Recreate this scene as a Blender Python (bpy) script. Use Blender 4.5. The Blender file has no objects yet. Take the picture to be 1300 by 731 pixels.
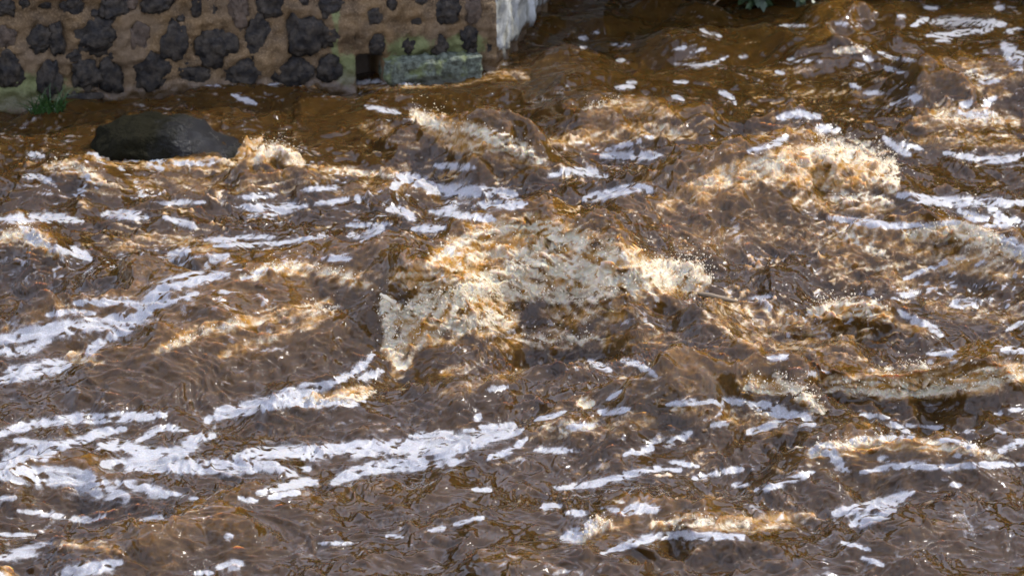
import bpy, bmesh, math, random, time
import numpy as np
from mathutils import Vector, Matrix
R = math.radians
T0 = time.time()
SC = bpy.context.scene
COL = SC.collection
rng = np.random.default_rng(7)
random.seed(7)

# ------------------------------------------------------------------ camera, sky, sun, exposure
CAM_H, PITCH, HFOV = 6.0, 21.0, 20.0
cam = bpy.data.cameras.new('camera')
cam.sensor_width = 36.0
cam.lens = 18.0 / math.tan(R(HFOV / 2))
cam.clip_end = 2000.0
cam_o = bpy.data.objects.new('camera', cam)
cam_o.location = (0, 0, CAM_H)
cam_o.rotation_euler = (R(90 - PITCH), 0, 0)
COL.objects.link(cam_o)
SC.camera = cam_o
cam.dof.use_dof = True
cam.dof.focus_distance = 15.3
cam.dof.aperture_fstop = 3.2

SUN_AZ, SUN_EL = 64.0, 47.0          # azimuth measured from +Y (away from the viewer) towards +X (right)
sv = Vector((math.sin(R(SUN_AZ)) * math.cos(R(SUN_EL)), math.cos(R(SUN_AZ)) * math.cos(R(SUN_EL)), math.sin(R(SUN_EL))))
W = bpy.data.worlds.new('World')
SC.world = W
W.use_nodes = True
wn = W.node_tree.nodes
bg = wn['Background']
sky = wn.new('ShaderNodeTexSky')
sky.sky_type = 'NISHITA'
sky.sun_disc = False
sky.sun_elevation = R(SUN_EL)
sky.sun_rotation = R(SUN_AZ)
sky.dust_density = 0.8
# broken bright cloud over the blue sky
wl = W.node_tree.links
wt = wn.new('ShaderNodeTexCoord'); wno = wn.new('ShaderNodeTexNoise'); wr = wn.new('ShaderNodeMapRange'); wm = wn.new('ShaderNodeMix')
wno.inputs['Scale'].default_value = 2.6; wno.inputs['Detail'].default_value = 6; wno.inputs['Roughness'].default_value = .55
wmap = wn.new('ShaderNodeMapping'); wmap.inputs['Scale'].default_value = (1, 1, 2.2); wmap.inputs['Location'].default_value = (.3, 1.7, .2)
wl.new(wt.outputs['Generated'], wmap.inputs[0]); wl.new(wmap.outputs[0], wno.inputs['Vector'])
wr.interpolation_type = 'SMOOTHSTEP'; wr.inputs['From Min'].default_value = .30; wr.inputs['From Max'].default_value = .56
wl.new(wno.outputs['Fac'], wr.inputs['Value'])
wm.data_type = 'RGBA'; wl.new(wr.outputs[0], wm.inputs[0]); wl.new(sky.outputs[0], wm.inputs[6]); wm.inputs[7].default_value = (6.3, 6.8, 9.2, 1)
wl.new(wm.outputs[2], bg.inputs[0])
bg.inputs[1].default_value = 0.15
sun = bpy.data.lights.new('sun', 'SUN')
sun.energy = 2.9
sun.angle = R(0.5)
sun.color = (1.0, 0.95, 0.87)
sun_o = bpy.data.objects.new('sun', sun)
sun_o.rotation_euler = (-sv).to_track_quat('-Z', 'Y').to_euler()
sun_o.location = (20, 20, 30)
COL.objects.link(sun_o)
SC.view_settings.view_transform = 'Standard'
SC.view_settings.look = 'None'
SC.view_settings.exposure = 1.14
SC.view_settings.gamma = 1.0
SC.cycles.use_denoising = True
SC.cycles.max_bounces = 6
SC.cycles.diffuse_bounces = 3
SC.cycles.glossy_bounces = 3
SC.cycles.transmission_bounces = 6
SC.cycles.sample_clamp_indirect = 4.0
SC.cycles.sample_clamp_direct = 5.0

# ------------------------------------------------------------------ camera projection: photo pixels <-> the river plan
FPX = 650.0 / math.tan(R(HFOV / 2))
cP, sP = math.cos(R(PITCH)), math.sin(R(PITCH))

def plan(u, v, z=0.0):  # casts an image pixel through the camera's own height, pitch and lens
    """image pixel -> point of the place at height z"""
    a = (u - 650.0) / FPX
    b = (365.5 - v) / FPX
    dz = -sP + b * cP
    dy = cP + b * sP
    k = (z - CAM_H) / dz
    return a * k, dy * k

def image_px(x, y, z):  # image pixel of a world point, by the same camera projection
    zz = z - CAM_H
    d = y * cP - zz * sP
    return 650.0 + FPX * x / d, 365.5 - FPX * (y * sP + zz * cP) / d

def sstep(a, b, x):
    t = np.clip((x - a) / (b - a), 0, 1)
    return t * t * (3 - 2 * t)

# ------------------------------------------------------------------ helpers
def tag(o, label=None, cat=None, group=None, kind=None):
    if label: o['label'] = label
    if cat: o['category'] = cat
    if group: o['group'] = group
    if kind: o['kind'] = kind
    return o

def link(name, me, mat=None, parent=None, smooth=True):
    o = bpy.data.objects.new(name, me)
    COL.objects.link(o)
    if mat is not None: me.materials.append(mat)
    if parent is not None: o.parent = parent
    if smooth and len(me.polygons):
        me.polygons.foreach_set('use_smooth', np.ones(len(me.polygons), bool))
    return o

def np_mesh(name, V, F):
    """V (n,3) float, F (m,k) int with constant k"""
    me = bpy.data.meshes.new(name)
    V = np.ascontiguousarray(V, np.float32); F = np.ascontiguousarray(F, np.int32)
    k = F.shape[1]
    me.vertices.add(len(V)); me.vertices.foreach_set('co', V.ravel())
    me.loops.add(F.size); me.loops.foreach_set('vertex_index', F.ravel())
    me.polygons.add(len(F))
    me.polygons.foreach_set('loop_start', np.arange(0, F.size, k, dtype=np.int32))
    me.update(calc_edges=True)
    return me

def grid_faces(nr, nc):
    i = np.arange(nr * nc, dtype=np.int32).reshape(nr, nc)
    return np.stack([i[:-1, :-1], i[:-1, 1:], i[1:, 1:], i[1:, :-1]], -1).reshape(-1, 4)

def fattr(me, name, arr):
    a = me.attributes.new(name, 'FLOAT', 'POINT')
    a.data.foreach_set('value', np.ascontiguousarray(arr, np.float32).ravel())

# periodic noise tiles (N x N), band around k cycles per tile
NT = 1024
_fx = np.fft.fftfreq(NT) * NT
_kr = np.hypot(_fx[:, None], _fx[None, :])
def tile(seed, k0, bw=0.62):
    g = np.random.default_rng(seed).standard_normal((NT, NT))
    f = np.exp(-(np.log(np.maximum(_kr, .5) / k0) / bw) ** 2)
    n = np.fft.ifft2(np.fft.fft2(g) * f).real
    return (n / n.std()).astype(np.float32)
TL = [tile(11 + i, 64) for i in range(5)]          # 64 blobs per tile
def nz(x, y, lam, seed=0, ang=0.0, st=1.0):
    """band noise of wavelength lam (m); stretched st times along direction ang"""
    t = TL[seed % 5]
    ca, sa = math.cos(ang), math.sin(ang)
    p = (x * ca + y * sa) / st
    q = -x * sa + y * ca
    s = NT / (64 * lam)
    p = p * s + 137.31 * seed + 4096; q = q * s + 311.7 * seed + 4096
    pi = np.floor(p); qi = np.floor(q)
    fp = (p - pi).astype(np.float32); fq = (q - qi).astype(np.float32)
    pi = pi.astype(np.int32) % NT; qi = qi.astype(np.int32) % NT
    p1 = (pi + 1) % NT; q1 = (qi + 1) % NT
    a = t[qi, pi]; b = t[qi, p1]; c = t[q1, pi]; d = t[q1, p1]
    return (a + (b - a) * fp) * (1 - fq) + (c + (d - c) * fp) * fq

# ------------------------------------------------------------------ node material helper
class NM:
    def __init__(s, name):
        s.m = bpy.data.materials.new(name); s.m.use_nodes = True
        s.nt = s.m.node_tree; s.n = s.nt.nodes; s.b = s.n['Principled BSDF']
    def add(s, t, **kw):
        n = s.n.new(t)
        for k, v in kw.items():
            if k.startswith('_'): setattr(n, k[1:], v)
            else: n.inputs[k.replace('__', ' ')].default_value = v
        return n
    def put(s, sock, val):
        if hasattr(val, 'is_output'): s.nt.links.new(val, sock)
        else: sock.default_value = val
    def math(s, op, a, b=0.0, clamp=False):
        n = s.n.new('ShaderNodeMath'); n.operation = op; n.use_clamp = clamp
        s.put(n.inputs[0], a); s.put(n.inputs[1], b)
        return n.outputs[0]
    def mix(s, f, a, b):
        n = s.n.new('ShaderNodeMix'); n.data_type = 'RGBA'
        s.put(n.inputs[0], f); s.put(n.inputs[6], a); s.put(n.inputs[7], b)
        return n.outputs[2]
    def fmix(s, f, a, b):
        n = s.n.new('ShaderNodeMix'); n.data_type = 'FLOAT'
        s.put(n.inputs[0], f); s.put(n.inputs[2], a); s.put(n.inputs[3], b)
        return n.outputs[0]
    def attr(s, name):
        n = s.n.new('ShaderNodeAttribute'); n.attribute_name = name
        return n.outputs['Fac']
    def ramp(s, f, lo, hi):
        n = s.n.new('ShaderNodeMapRange'); n.interpolation_type = 'SMOOTHSTEP'
        s.put(n.inputs['Value'], f)
        n.inputs['From Min'].default_value = lo; n.inputs['From Max'].default_value = hi
        return n.outputs[0]
    def co(s, scale=(1, 1, 1), rot=(0, 0, 0)):
        t = s.n.new('ShaderNodeTexCoord'); m = s.n.new('ShaderNodeMapping')
        m.inputs['Scale'].default_value = scale; m.inputs['Rotation'].default_value = rot
        s.nt.links.new(t.outputs['Object'], m.inputs[0])
        return m.outputs[0]
    def noise(s, scale, detail=3, rough=.55, co=None, dist=0):
        n = s.n.new('ShaderNodeTexNoise')
        n.inputs['Scale'].default_value = scale; n.inputs['Detail'].default_value = detail
        n.inputs['Roughness'].default_value = rough; n.inputs['Distortion'].default_value = dist
        s.nt.links.new(co if co is not None else s.co(), n.inputs['Vector'])
        return n.outputs['Fac']
    def voro(s, scale, feature='F1', co=None):
        n = s.n.new('ShaderNodeTexVoronoi'); n.feature = feature
        n.inputs['Scale'].default_value = scale
        s.nt.links.new(co if co is not None else s.co(), n.inputs['Vector'])
        return n.outputs['Distance']
    def bump(s, h, strength, dist, prev=None):
        n = s.n.new('ShaderNodeBump')
        s.put(n.inputs['Height'], h); s.put(n.inputs['Strength'], strength)
        n.inputs['Distance'].default_value = dist
        if prev is not None: s.nt.links.new(prev, n.inputs['Normal'])
        return n.outputs[0]
    def set(s, **kw):
        for k, v in kw.items(): s.put(s.b.inputs[k.replace('__', ' ')], v)
        return s.m

def c3(r, g, b): return (r, g, b, 1)

# water: murky brown, amber on crests for aeration and painted backlight, white where foam floats, cream where it is whipped up
def water_material():
    M = NM('river_water')
    foam, froth, amber = M.attr('foam'), M.attr('froth'), M.attr('amber')
    n1 = M.noise(9, 4, .6)
    n2 = M.noise(38, 3, .6)
    deep = M.mix(M.ramp(n1, .3, .7), c3(.023, .0115, .0026), c3(.037, .0185, .0046))
    amb = M.mix(M.ramp(n2, .35, .65), c3(.105, .048, .006), c3(.19, .092, .014))
    col = M.mix(amber, deep, amb)
    n3 = M.noise(42, 4, .7)
    wisp = M.attr('wisp')
    cream = M.mix(M.ramp(M.math('ADD', M.math('MULTIPLY', wisp, .22), M.math('ADD', M.math('MULTIPLY', M.noise(11, 5, .7), .78), M.math('SUBTRACT', M.math('MULTIPLY', M.attr('lip'), .24), .07))), .30, .68), c3(.25, .122, .015), c3(.44, .39, .28))
    fr = M.ramp(M.math('ADD', froth, M.math('ADD', M.math('MULTIPLY', M.math('SUBTRACT', n3, .5), 1.3), M.math('MULTIPLY', M.math('SUBTRACT', wisp, .5), .25))), .15, .95)
    col = M.mix(fr, col, cream)
    # lace: cells of open water in the foam, wider where the foam is thin
    cc = M.n.new('ShaderNodeVectorMath'); cc.operation = 'MULTIPLY_ADD'
    nv = M.n.new('ShaderNodeTexNoise'); nv.inputs['Scale'].default_value = 11; nv.inputs['Detail'].default_value = 2
    M.nt.links.new(M.co(), nv.inputs['Vector'])
    M.nt.links.new(nv.outputs['Color'], cc.inputs[0]); cc.inputs[1].default_value = (.10, .10, .10)
    M.nt.links.new(M.co((.62, 1, 1)), cc.inputs[2])
    v1 = M.voro(9, 'DISTANCE_TO_EDGE', cc.outputs[0]); v2 = M.voro(34, 'DISTANCE_TO_EDGE', cc.outputs[0])
    fo = M.math('SUBTRACT', M.math('MULTIPLY', foam, 1.10), M.math('ADD', M.math('MULTIPLY', v1, .30), M.math('MULTIPLY', M.math('SUBTRACT', M.noise(75, 3, .75), .5), .75)))
    fo = M.math('MULTIPLY', M.ramp(fo, .06, .88), .96)
    col = M.mix(fo, col, M.mix(M.ramp(M.voro(110), .1, .6), c3(.325, .325, .32), c3(.25, .245, .24)))
    rough = M.fmix(fo, M.fmix(fr, .035, .09), .5)
    nb = M.bump(M.noise(48, 2, .5), M.fmix(fo, M.fmix(fr, .015, .35), .10), .008)
    nb = M.bump(M.noise(150, 2, .6), M.fmix(fo, M.fmix(fr, .02, .7), .30), .004, nb)
    return M.set(Base__Color=col, Roughness=rough, IOR=1.333, Normal=nb, Specular__IOR__Level=.5,
                 Subsurface__Weight=M.fmix(fo, .8, .3), Subsurface__Radius=(1.0, .5, .2), Subsurface__Scale=.045)
MAT_WATER = water_material()

# ------------------------------------------------------------------ river water: the waves traced in image pixels
# crest line (image px), height, front width, back width, push forward, trough
CREST = [
 ([(515,362),(550,328),(600,298),(650,284),(700,287),(760,308),(820,330),(880,347),(915,372)], .36, .30, .38, .16),
 ([(492,385),(520,400),(560,392),(620,372)], .15, .16, .16, .10),
 ([(820,268),(880,228),(940,206),(1000,192),(1060,185),(1105,190),(1135,208)], .38, .62, .40, .14),
 ([(860,320),(920,285),(980,268),(1040,262)], .10, .25, .2, .02),
 ([(522,138),(560,150),(600,160),(650,182),(700,208)], .24, .24, .28, .10),
 ([(730,148),(765,130),(800,122),(840,128),(878,148)], .20, .28, .35, .05),
 ([(1175,112),(1210,86),(1250,80),(1300,88),(1340,100)], .20, .30, .35, .05),
 ([(1145,302),(1180,286),(1215,277),(1250,294),(1300,318)], .20, .25, .22, .10),
 ([(1022,400),(1050,382),(1080,377),(1110,384),(1138,405)], .15, .12, .16, .09),
 ([(1130,402),(1160,408),(1195,425)], .06, .08, .1, .04),
 ([(1020,478),(1070,470),(1130,466),(1200,462),(1260,456),(1330,450)], .19, .12, .34, .16),
 ([(790,520),(840,494),(880,475),(930,465),(980,473),(1015,498)], .22, .22, .34, .04),
 ([(1018,590),(1040,572),(1070,559),(1120,553),(1180,555),(1240,566),(1290,582)], .15, .20, .22, .05),
 ([(170,420),(230,375),(290,350),(350,335),(400,332),(440,344),(485,368)], .26, .80, .40, .02),
 ([(170,470),(260,430),(340,408),(430,384)], .05, .16, .2, .03),
 ([(0,434),(60,421),(110,412),(150,407),(185,388),(205,366),(230,354),(265,349),(292,349)], .07, .09, .10, .03),
 ([(260,530),(300,520),(350,508),(404,493),(453,471),(478,446)], .07, .10, .14, .02),
 ([(110,695),(140,680),(200,664),(250,645),(290,648),(335,676)], .13, .26, .26, .06),
 ([(-30,600),(20,582),(60,572),(120,579),(190,588)], .11, .20, .2, .03),
 ([(690,545),(742,511),(800,514),(880,507),(960,506),(1030,518)], .10, .22, .16, .04),
 ([(700,695),(745,668),(800,648),(840,640),(900,650),(990,664)], .10, .20, .22, .04),
 ([(760,705),(804,688),(844,677),(890,679),(950,681)], .06, .09, .12, .05),
 ([(290,222),(320,200),(348,184),(378,200),(410,214)], .17, .20, .16, .07),
 ([(55,222),(75,214),(98,206),(118,214),(130,230)], .10, .14, .18, .06),
 ([(-20,305),(10,293),(35,290),(60,302),(80,320)], .12, .18, .16, .03),
 ([(130,272),(164,266),(186,260),(206,276)], .08, .12, .14, .04),
 ([(215,318),(240,305),(270,312),(290,330)], .09, .14, .2, .02),
 ([(940,162),(980,148),(1012,141),(1045,150)], .09, .15, .15, .03),
 ([(1030,50),(1062,18),(1082,5),(1110,28)], .19, .2, .3, .02),
 ([(1055,70),(1085,62),(1115,70)], .08, .12, .14, .03),
 ([(485,245),(512,221),(535,231),(560,243)], .08, .12, .14, .02),
 ([(1140,164),(1185,142),(1230,136),(1290,150)], .14, .24, .22, .05),
 ([(690,190),(740,170),(800,162),(865,172)], .10, .18, .2, .03),
 ([(590,190),(640,205),(700,215),(780,220)], .07, .14, .2, .02),
 ([(640,70),(700,85),(760,98),(830,100)], .06, .25, .3, 0),
 ([(1010,260),(1060,275),(1120,282),(1160,292)], .07, .14, .16, .03),
 ([(1040,335),(1090,318),(1150,320)], .10, .16, .2, .02),
 ([(790,255),(830,240),(870,232)], .08, .2, .2, 0),
 ([(690,470),(740,450),(800,448),(850,470)], .06, .2, .2, .01),
 ([(340,635),(420,618),(500,612),(580,625)], .06, .3, .2, .02),
 ([(1060,655),(1110,635),(1160,622)], .05, .1, .12, .02),
 ([(960,625),(1010,606),(1040,596)], .05, .12, .12, .02),
 ([(540,680),(600,660),(660,640)], .04, .15, .15, .0),
 ([(1120,680),(1180,665),(1260,660)], .06, .2, .25, .01),
 ([(560,725),(640,712),(720,712)], .08, .2, .25, .01),
]
# troughs: line, depth, half width
TROUGH = [
 ([(520,500),(600,470),(700,430),(800,415),(880,405)], .09, .28),
 ([(180,520),(300,505),(420,470)], .07, .25),
 ([(1060,520),(1150,520),(1260,505)], .06, .2),
 ([(880,160),(760,190),(660,160)], .05, .25),
 ([(260,328),(350,322),(440,318)], .06, .18),
 ([(0,365),(60,370),(130,365)], .05, .2),
 ([(200,660),(150,640),(60,650)], .05, .2),
]
def axis(lo, hi, step, ext_lo, ext_hi):
    core = np.arange(lo, hi + step, step)
    def grow(n_lim):
        out, d, s = [], 0.0, step
        while d < n_lim:
            s *= 1.28; d += s; out.append(d)
        return np.array(out)
    a = (lo - grow(ext_lo))[::-1]; b = core[-1] + grow(ext_hi)
    return np.concatenate([a, core, b])
def build_axes(q=1.0):
    xs = axis(-4.9, 4.9, .0062 * q, 60, 60)
    ys, y = [], 10.9
    while y < 23.6:
        ys.append(y); y += .0068 * q * (y / 11.0) ** 1.35
    ys = np.array(ys)
    lo = axis(0, .02, .02, 9.5, .01)
    ext_f, s, d = [], .03, 0
    while d < 60: s *= 1.25; d += s; ext_f.append(ys[-1] + d)
    ext_n, s, d = [], .03, 0
    while d < 9.5: s *= 1.25; d += s; ext_n.append(ys[0] - d)
    return xs.astype(np.float32), np.concatenate([np.array(ext_n)[::-1], ys, np.array(ext_f)]).astype(np.float32)

def poly_dist(X, Y, P):
    """distance, signed side (front negative), position 0..1 along, to polyline P (n,2)"""
    best = np.full(X.shape, 1e9, np.float32); side = np.zeros_like(best); tt = np.zeros_like(best)
    L = np.hypot(*(P[1:] - P[:-1]).T); S = np.concatenate([[0], np.cumsum(L)]); tot = S[-1]
    nxx = np.zeros_like(best); nyy = np.zeros_like(best)
    for i in range(len(P) - 1):
        ax, ay = P[i]; bx, by = P[i + 1]
        ex, ey = (bx - ax) / L[i], (by - ay) / L[i]
        t = np.clip((X - ax) * ex + (Y - ay) * ey, 0, L[i])
        dx = X - ax - t * ex; dy = Y - ay - t * ey
        d = np.hypot(dx, dy)
        m = d < best
        nx, ny = .22, .97                     # the back of every crest faces away from the near bank
        best = np.where(m, d, best); side = np.where(m, dx * nx + dy * ny, side)
        tt = np.where(m, (S[i] + t) / tot, tt); nxx = np.where(m, nx, nxx); nyy = np.where(m, ny, nyy)
    return best, side, tt, nxx, nyy

def smooth_poly(P, n=4):
    """Chaikin-rounded polyline"""
    P = np.array(P, float)
    for _ in range(min(n, 2)):
        Q = np.empty((2 * len(P), P.shape[1])); Q[0] = P[0]; Q[-1] = P[-1]
        Q[1:-1:2] = .75 * P[:-1] + .25 * P[1:]; Q[2:-1:2] = .25 * P[:-1] + .75 * P[1:]
        P = Q
    return P

# ---- foam lines traced on the water in image pixels: polyline, half width (px), strength
FOAM = """
0 432 60 420 110 412 150 408 185 392 200 370 225 357 265 352 288 350|9|1.1
150 408 175 400 190 385|12|1.1
0 447 30 447 62 432|6|1
110 448 130 430 170 415|6|1
0 480 40 470 85 462|10|1
95 385 140 382 175 383|5|.9
60 400 90 395 120 398|4|.7
150 385 200 388 232 378 250 372|5|.9
0 279 68 274 104 281|5|1
30 224 52 224 71 237|4|.9
27 291 50 305|7|1
60 311 104 322 114 328|6|1
131 272 164 272 186 275|6|.9
192 257 260 257|3|.9
304 250 350 247|4|.9
306 262 350 264 388 261|5|.95
260 305 298 304|4|.9
271 312 350 309|2.5|.9
208 275 249 288|4|.9
320 275 371 268|3|.85
188 212 206 214|5|.9
36 195 55 198|4|.9
186 200 208 204|4|.9
215 322 240 318|5|.9
268 330 288 324|6|.9
382 241 431 238|3|.9
308 249 341 248|3|.9
399 259 442 253|3|.9
300 301 349 301|3|.9
355 308 420 298|3|.9
300 313 360 309|2.5|.8
497 242 511 222 533 231 552 242 609 242 623 248|7|1.1
552 211 601 212|4|.95
492 267 508 264 527 279|5|.95
546 268 628 278|4|.95
609 259 650 261|6|.95
524 291 565 289|4|1
459 305 470 294 486 291|5|.95
440 286 497 285|3|.9
442 299 456 300|4|.9
409 328 448 326|4|1
464 135 508 144|3|.8
600 240 655 248|6|.95
627 262 668 258|6|.95
600 275 627 277|5|.95
696 223 731 215 770 223|5|.9
742 253 775 245 808 237 827 242|6|1
764 198 840 198|5|.8
770 190 800 182 830 172|4|.7
988 149 1013 144 1040 149|5|1
1037 163 1065 164|5|1
1122 174 1139 189 1155 196|4|1
1141 182 1172 190|2.5|.9
1199 194 1251 204 1278 203 1300 196|4|1
950 193 977 187 999 174|5|.8
1218 144 1265 147|4|.8
1224 133 1236 130|4|.8
1141 248 1196 256 1224 256 1300 258|6|1
1218 267 1251 283 1300 283|6|.95
1251 262 1278 278|5|.9
1051 276 1103 283 1158 289 1218 281|4|.9
1273 302 1300 322|8|1
1142 395 1158 406 1177 411 1194 425|5|1
1207 387 1245 384|6|1
1147 354 1202 332|3|.9
1133 378 1169 369|4|.9
1177 448 1213 447|4|.95
1273 444 1300 445|5|.9
975 455 1005 452|3|.9
1027 474 1054 473|3|.8
950 381 977 376|3|.9
1278 419 1300 408|3|.9
789 458 808 460 833 477|4|.95
748 458 775 469|5|.8
616 496 644 491|2.5|.9
770 507 789 496|2.5|.9
344 508 404 493 453 471 475 448|5|1.1
357 496 404 485|3|.9
456 480 486 471|5|.8
0 551 33 539 82 531 148 530 211 526|6|1.1
20 558 59 567 99 562 125 548 158 544|6|1.05
264 533 290 520 330 516 350 510 392 500|8|1.1
125 566 165 566 185 579 231 576 250 556 270 553|8|1.05
0 589 49 576 66 572|12|1.05
0 602 49 602 99 605 132 622 158 632|13|1.0
132 589 198 589 250 592 297 595 350 589|9|1.0
150 612 190 622 211 628|8|.8
211 625 250 632|3|.9
303 632 326 635|3|.95
0 632 20 632|3|.9
23 648 56 651 109 661 132 655|4|.85
0 678 46 678|2.5|.8
0 707 33 701 63 691|7|.85
76 727 115 722 152 714|7|1
178 660 211 655|3|.8
277 721 306 714|5|.95
286 681 294 681|5|.95
244 727 270 727|3|.8
171 562 211 539 244 549|4|.9
300 523 333 513 392 500|9|1.1
380 513 420 510 462 510|6|.8
300 579 333 572 399 576 448 569 531 566 610 561 650 543|9|1.1
300 599 326 589 366 599 392 595|6|1
425 612 458 595 498 592 550 579 590 569|8|1.1
498 595 544 592 590 584|5|1
343 632 379 625|5|.9
326 625 379 612 402 612|5|.95
521 553 574 549|4|.95
590 546 650 543|3|.9
616 582 649 572 669 556|4|.95
605 534 609 526|4|.9
544 671 564 670|4|.95
577 665 613 656|3|.95
491 681 511 681|3|.85
405 689 455 689|2.5|.8
294 717 306 716|6|.95
600 546 653 539|5|1
600 562 663 546|5|1
679 533 719 523|3|.95
761 523 798 520|5|.95
847 513 897 508 950 511|4|1
722 543 758 539|6|.7
794 577 831 566 860 559 877 549|5|.9
705 619 752 615 798 602 837 594 864 597|4|1
880 607 907 600 943 595|4|1
847 586 887 592|3|.8
679 571 725 572|4|.75
600 620 623 622|3|.9
686 643 712 642|4|.9
719 651 745 651|4|.9
765 645 785 647|4|.9
791 651 811 643 837 647|6|1.05
715 684 742 671 758 661|7|.95
765 703 804 688 844 678 890 680 943 681|5|1.05
600 658 613 658|3|.9
930 615 950 615|3|.9
893 533 913 526 916 520|3|.85
903 540 923 539|4|.85
950 513 983 520 1016 530 1032 539|8|1.05
950 549 976 539 1003 536|5|.9
1032 572 1046 566 1059 582 1072 595|9|.9
1072 559 1121 556 1161 554|3|.8
1194 559 1220 561 1247 572|4|.85
1092 599 1131 592 1161 589 1197 594 1230 590 1300 589|4|1
960 622 999 612 1032 599|5|.9
1059 651 1098 645 1135 635 1161 625|7|1.05
1082 665 1135 648|7|.95
1092 526 1128 530|3|.9
1131 536 1154 548|3|.95
1151 540 1197 543|2.5|.9
1263 525 1300 518|3|.9
1270 572 1300 559|5|.9
1224 548 1237 546|3|.9
1263 544 1276 548|3|.9
1069 688 1105 698|3|.85
1095 707 1121 717|3|.85
1207 614 1220 615|2.5|.9
1115 582 1130 582|4|.8
1210 579 1237 579|3|.8
736 48 746 50|4|.85
737 60 745 60|3|.8
750 42 760 42|2|.8
772 58 800 57|2.5|.85
853 66 871 60|3|.9
876 67 896 62|2.5|.9
856 81 878 84 904 82 924 72|3|1
889 38 916 47|2.5|.9
780 111 805 111|3|.95
796 105 808 105|2.5|.9
914 117 929 122 934 132|3|.9
853 122 868 127|3|.9
939 72 949 72|3|.85
856 104 873 104|2.5|.9
783 77 793 77|2.5|.8
990 33 1026 33|2.5|.85
1061 30 1094 33|3|.9
1158 33 1178 24|4|.95
1140 21 1150 21|3|.85
1183 28 1224 28 1275 31|6|1
1178 46 1211 43 1259 38|4|1
1188 53 1209 51|3|.9
1275 41 1300 38|4|.9
1275 58 1287 74 1300 71|10|.95
1173 10 1193 10|2.5|.9
1264 10 1274 11|4|.9
1066 68 1094 63|3|.7
1115 67 1138 76 1163 77|3|.95
1082 82 1097 82|3|.9
1097 73 1107 76|4|.9
1122 86 1148 93|3|.95
985 91 995 93|3|.85
1000 76 1044 79|3|.85
1097 118 1122 119|3|.9
1079 107 1092 112|3|.85
1143 112 1160 109|3|.8
1132 132 1168 124|5|.85
1244 102 1267 102|5|.7
1219 132 1234 135|4|.85
1290 89 1300 89|5|.9
1249 135 1264 124|5|.8
112 194 140 200 175 205|2.5|.85
205 205 240 208 285 205|3|.85
340 107 400 105 440 107 470 103 510 106 560 104|2.5|.9
170 122 200 116 235 112|2|.7
0 139 40 138 80 136|2|.6
225 104 262 106 280 110|2.5|.8
294 121 325 132|3|.85
"""
FROTH = """
500 440 540 412 600 385 660 352 720 350 780 352 830 350 885 358|30|1
492 385 515 425 505 472|17|1
545 425 600 410 650 405|20|.8
548 335 600 302 650 290 700 292 760 316 830 338|20|.95
570 345 640 320 700 315|24|.9
700 335 760 345 800 360|30|.9
545 340 590 312 640 305|22|.65
500 352 540 350 580 338|20|.6
530 385 560 370 600 365|18|.7
690 395 740 405 800 395|14|.55
600 330 640 340 560 370|20|.7
480 350 430 350 400 352|10|.4
620 440 700 425 780 400|12|.4
900 405 1000 420 1100 425|16|.4
930 430 1040 440|10|.4
860 520 940 530 1000 545|16|.35
560 475 600 465|8|.4
880 240 960 212 1040 197 1100 208 1132 238|20|.95
960 222 1040 220 1100 230|20|.85
840 262 900 240 960 230|16|.5
1010 255 1080 262 1130 262|13|.5
960 295 1040 300 1100 312|18|.28
860 310 920 300 980 300|18|.24
528 145 560 163 600 170 650 190|16|.9
560 180 620 190 690 205|14|.5
1150 300 1215 288 1260 305 1297 328|14|.9
1180 325 1240 335 1290 345|20|.55
1032 396 1080 392 1128 402|13|.95
1140 410 1180 420|8|.5
900 385 960 395 1020 405|14|.4
1060 488 1130 490 1200 487 1260 480 1310 470|19|.95
1040 478 1070 490|12|.5
940 486 1000 492 1042 516|12|.75
1030 575 1060 570 1120 562|13|.85
1120 562 1180 566 1240 572|11|.6
310 352 360 338 420 345 475 365|11|.65
200 445 250 420 330 405 420 383|11|.55
280 450 360 422 420 400|10|.45
85 455 110 450 130 460|8|.7
320 205 345 187 382 206|12|.85
296 208 308 192 330 178|8|.8
110 198 160 208 220 212 290 212|7|.5
615 100 640 92 670 100|8|.35
395 212 480 222 520 215|7|.65
375 512 420 505 470 495|10|.8
560 500 620 485 670 470|10|.3
660 435 760 430 860 430|14|.4
830 665 900 660 960 665 1030 655|13|.55
728 684 760 666 795 662|10|.8
735 512 752 510|8|.9
680 545 740 540 830 535|16|.35
0 302 40 298 72 322|14|.75
60 213 100 212 130 232|11|.7
140 315 200 300 260 312 285 330|12|.4
0 420 60 395 130 375 200 385|10|.25
1165 155 1230 143 1290 155|14|.55
1225 82 1270 92 1300 100|9|.55
750 142 800 128 860 145|11|.4
700 180 760 172 830 165 880 172|11|.6
1060 290 1130 300 1180 320|18|.42
1050 340 1120 350 1200 360|22|.32
1180 385 1250 400 1300 395|16|.3
160 195 230 205 300 205|6|.7
300 240 360 225 420 225|12|.35
120 240 200 232 280 235|14|.3
430 245 500 230 560 255|12|.3
460 160 500 170 530 185|12|.3
1170 180 1240 175 1300 185|12|.35
1060 65 1095 62|5|.8
950 170 1010 165 1060 170|10|.35
960 90 1000 92 1040 85|6|.3
1000 120 1080 118 1130 128|8|.3
1230 110 1280 120|10|.4
380 108 460 112 560 108 620 100|5|.35
70 690 120 690 150 700|8|.4
"""
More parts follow.
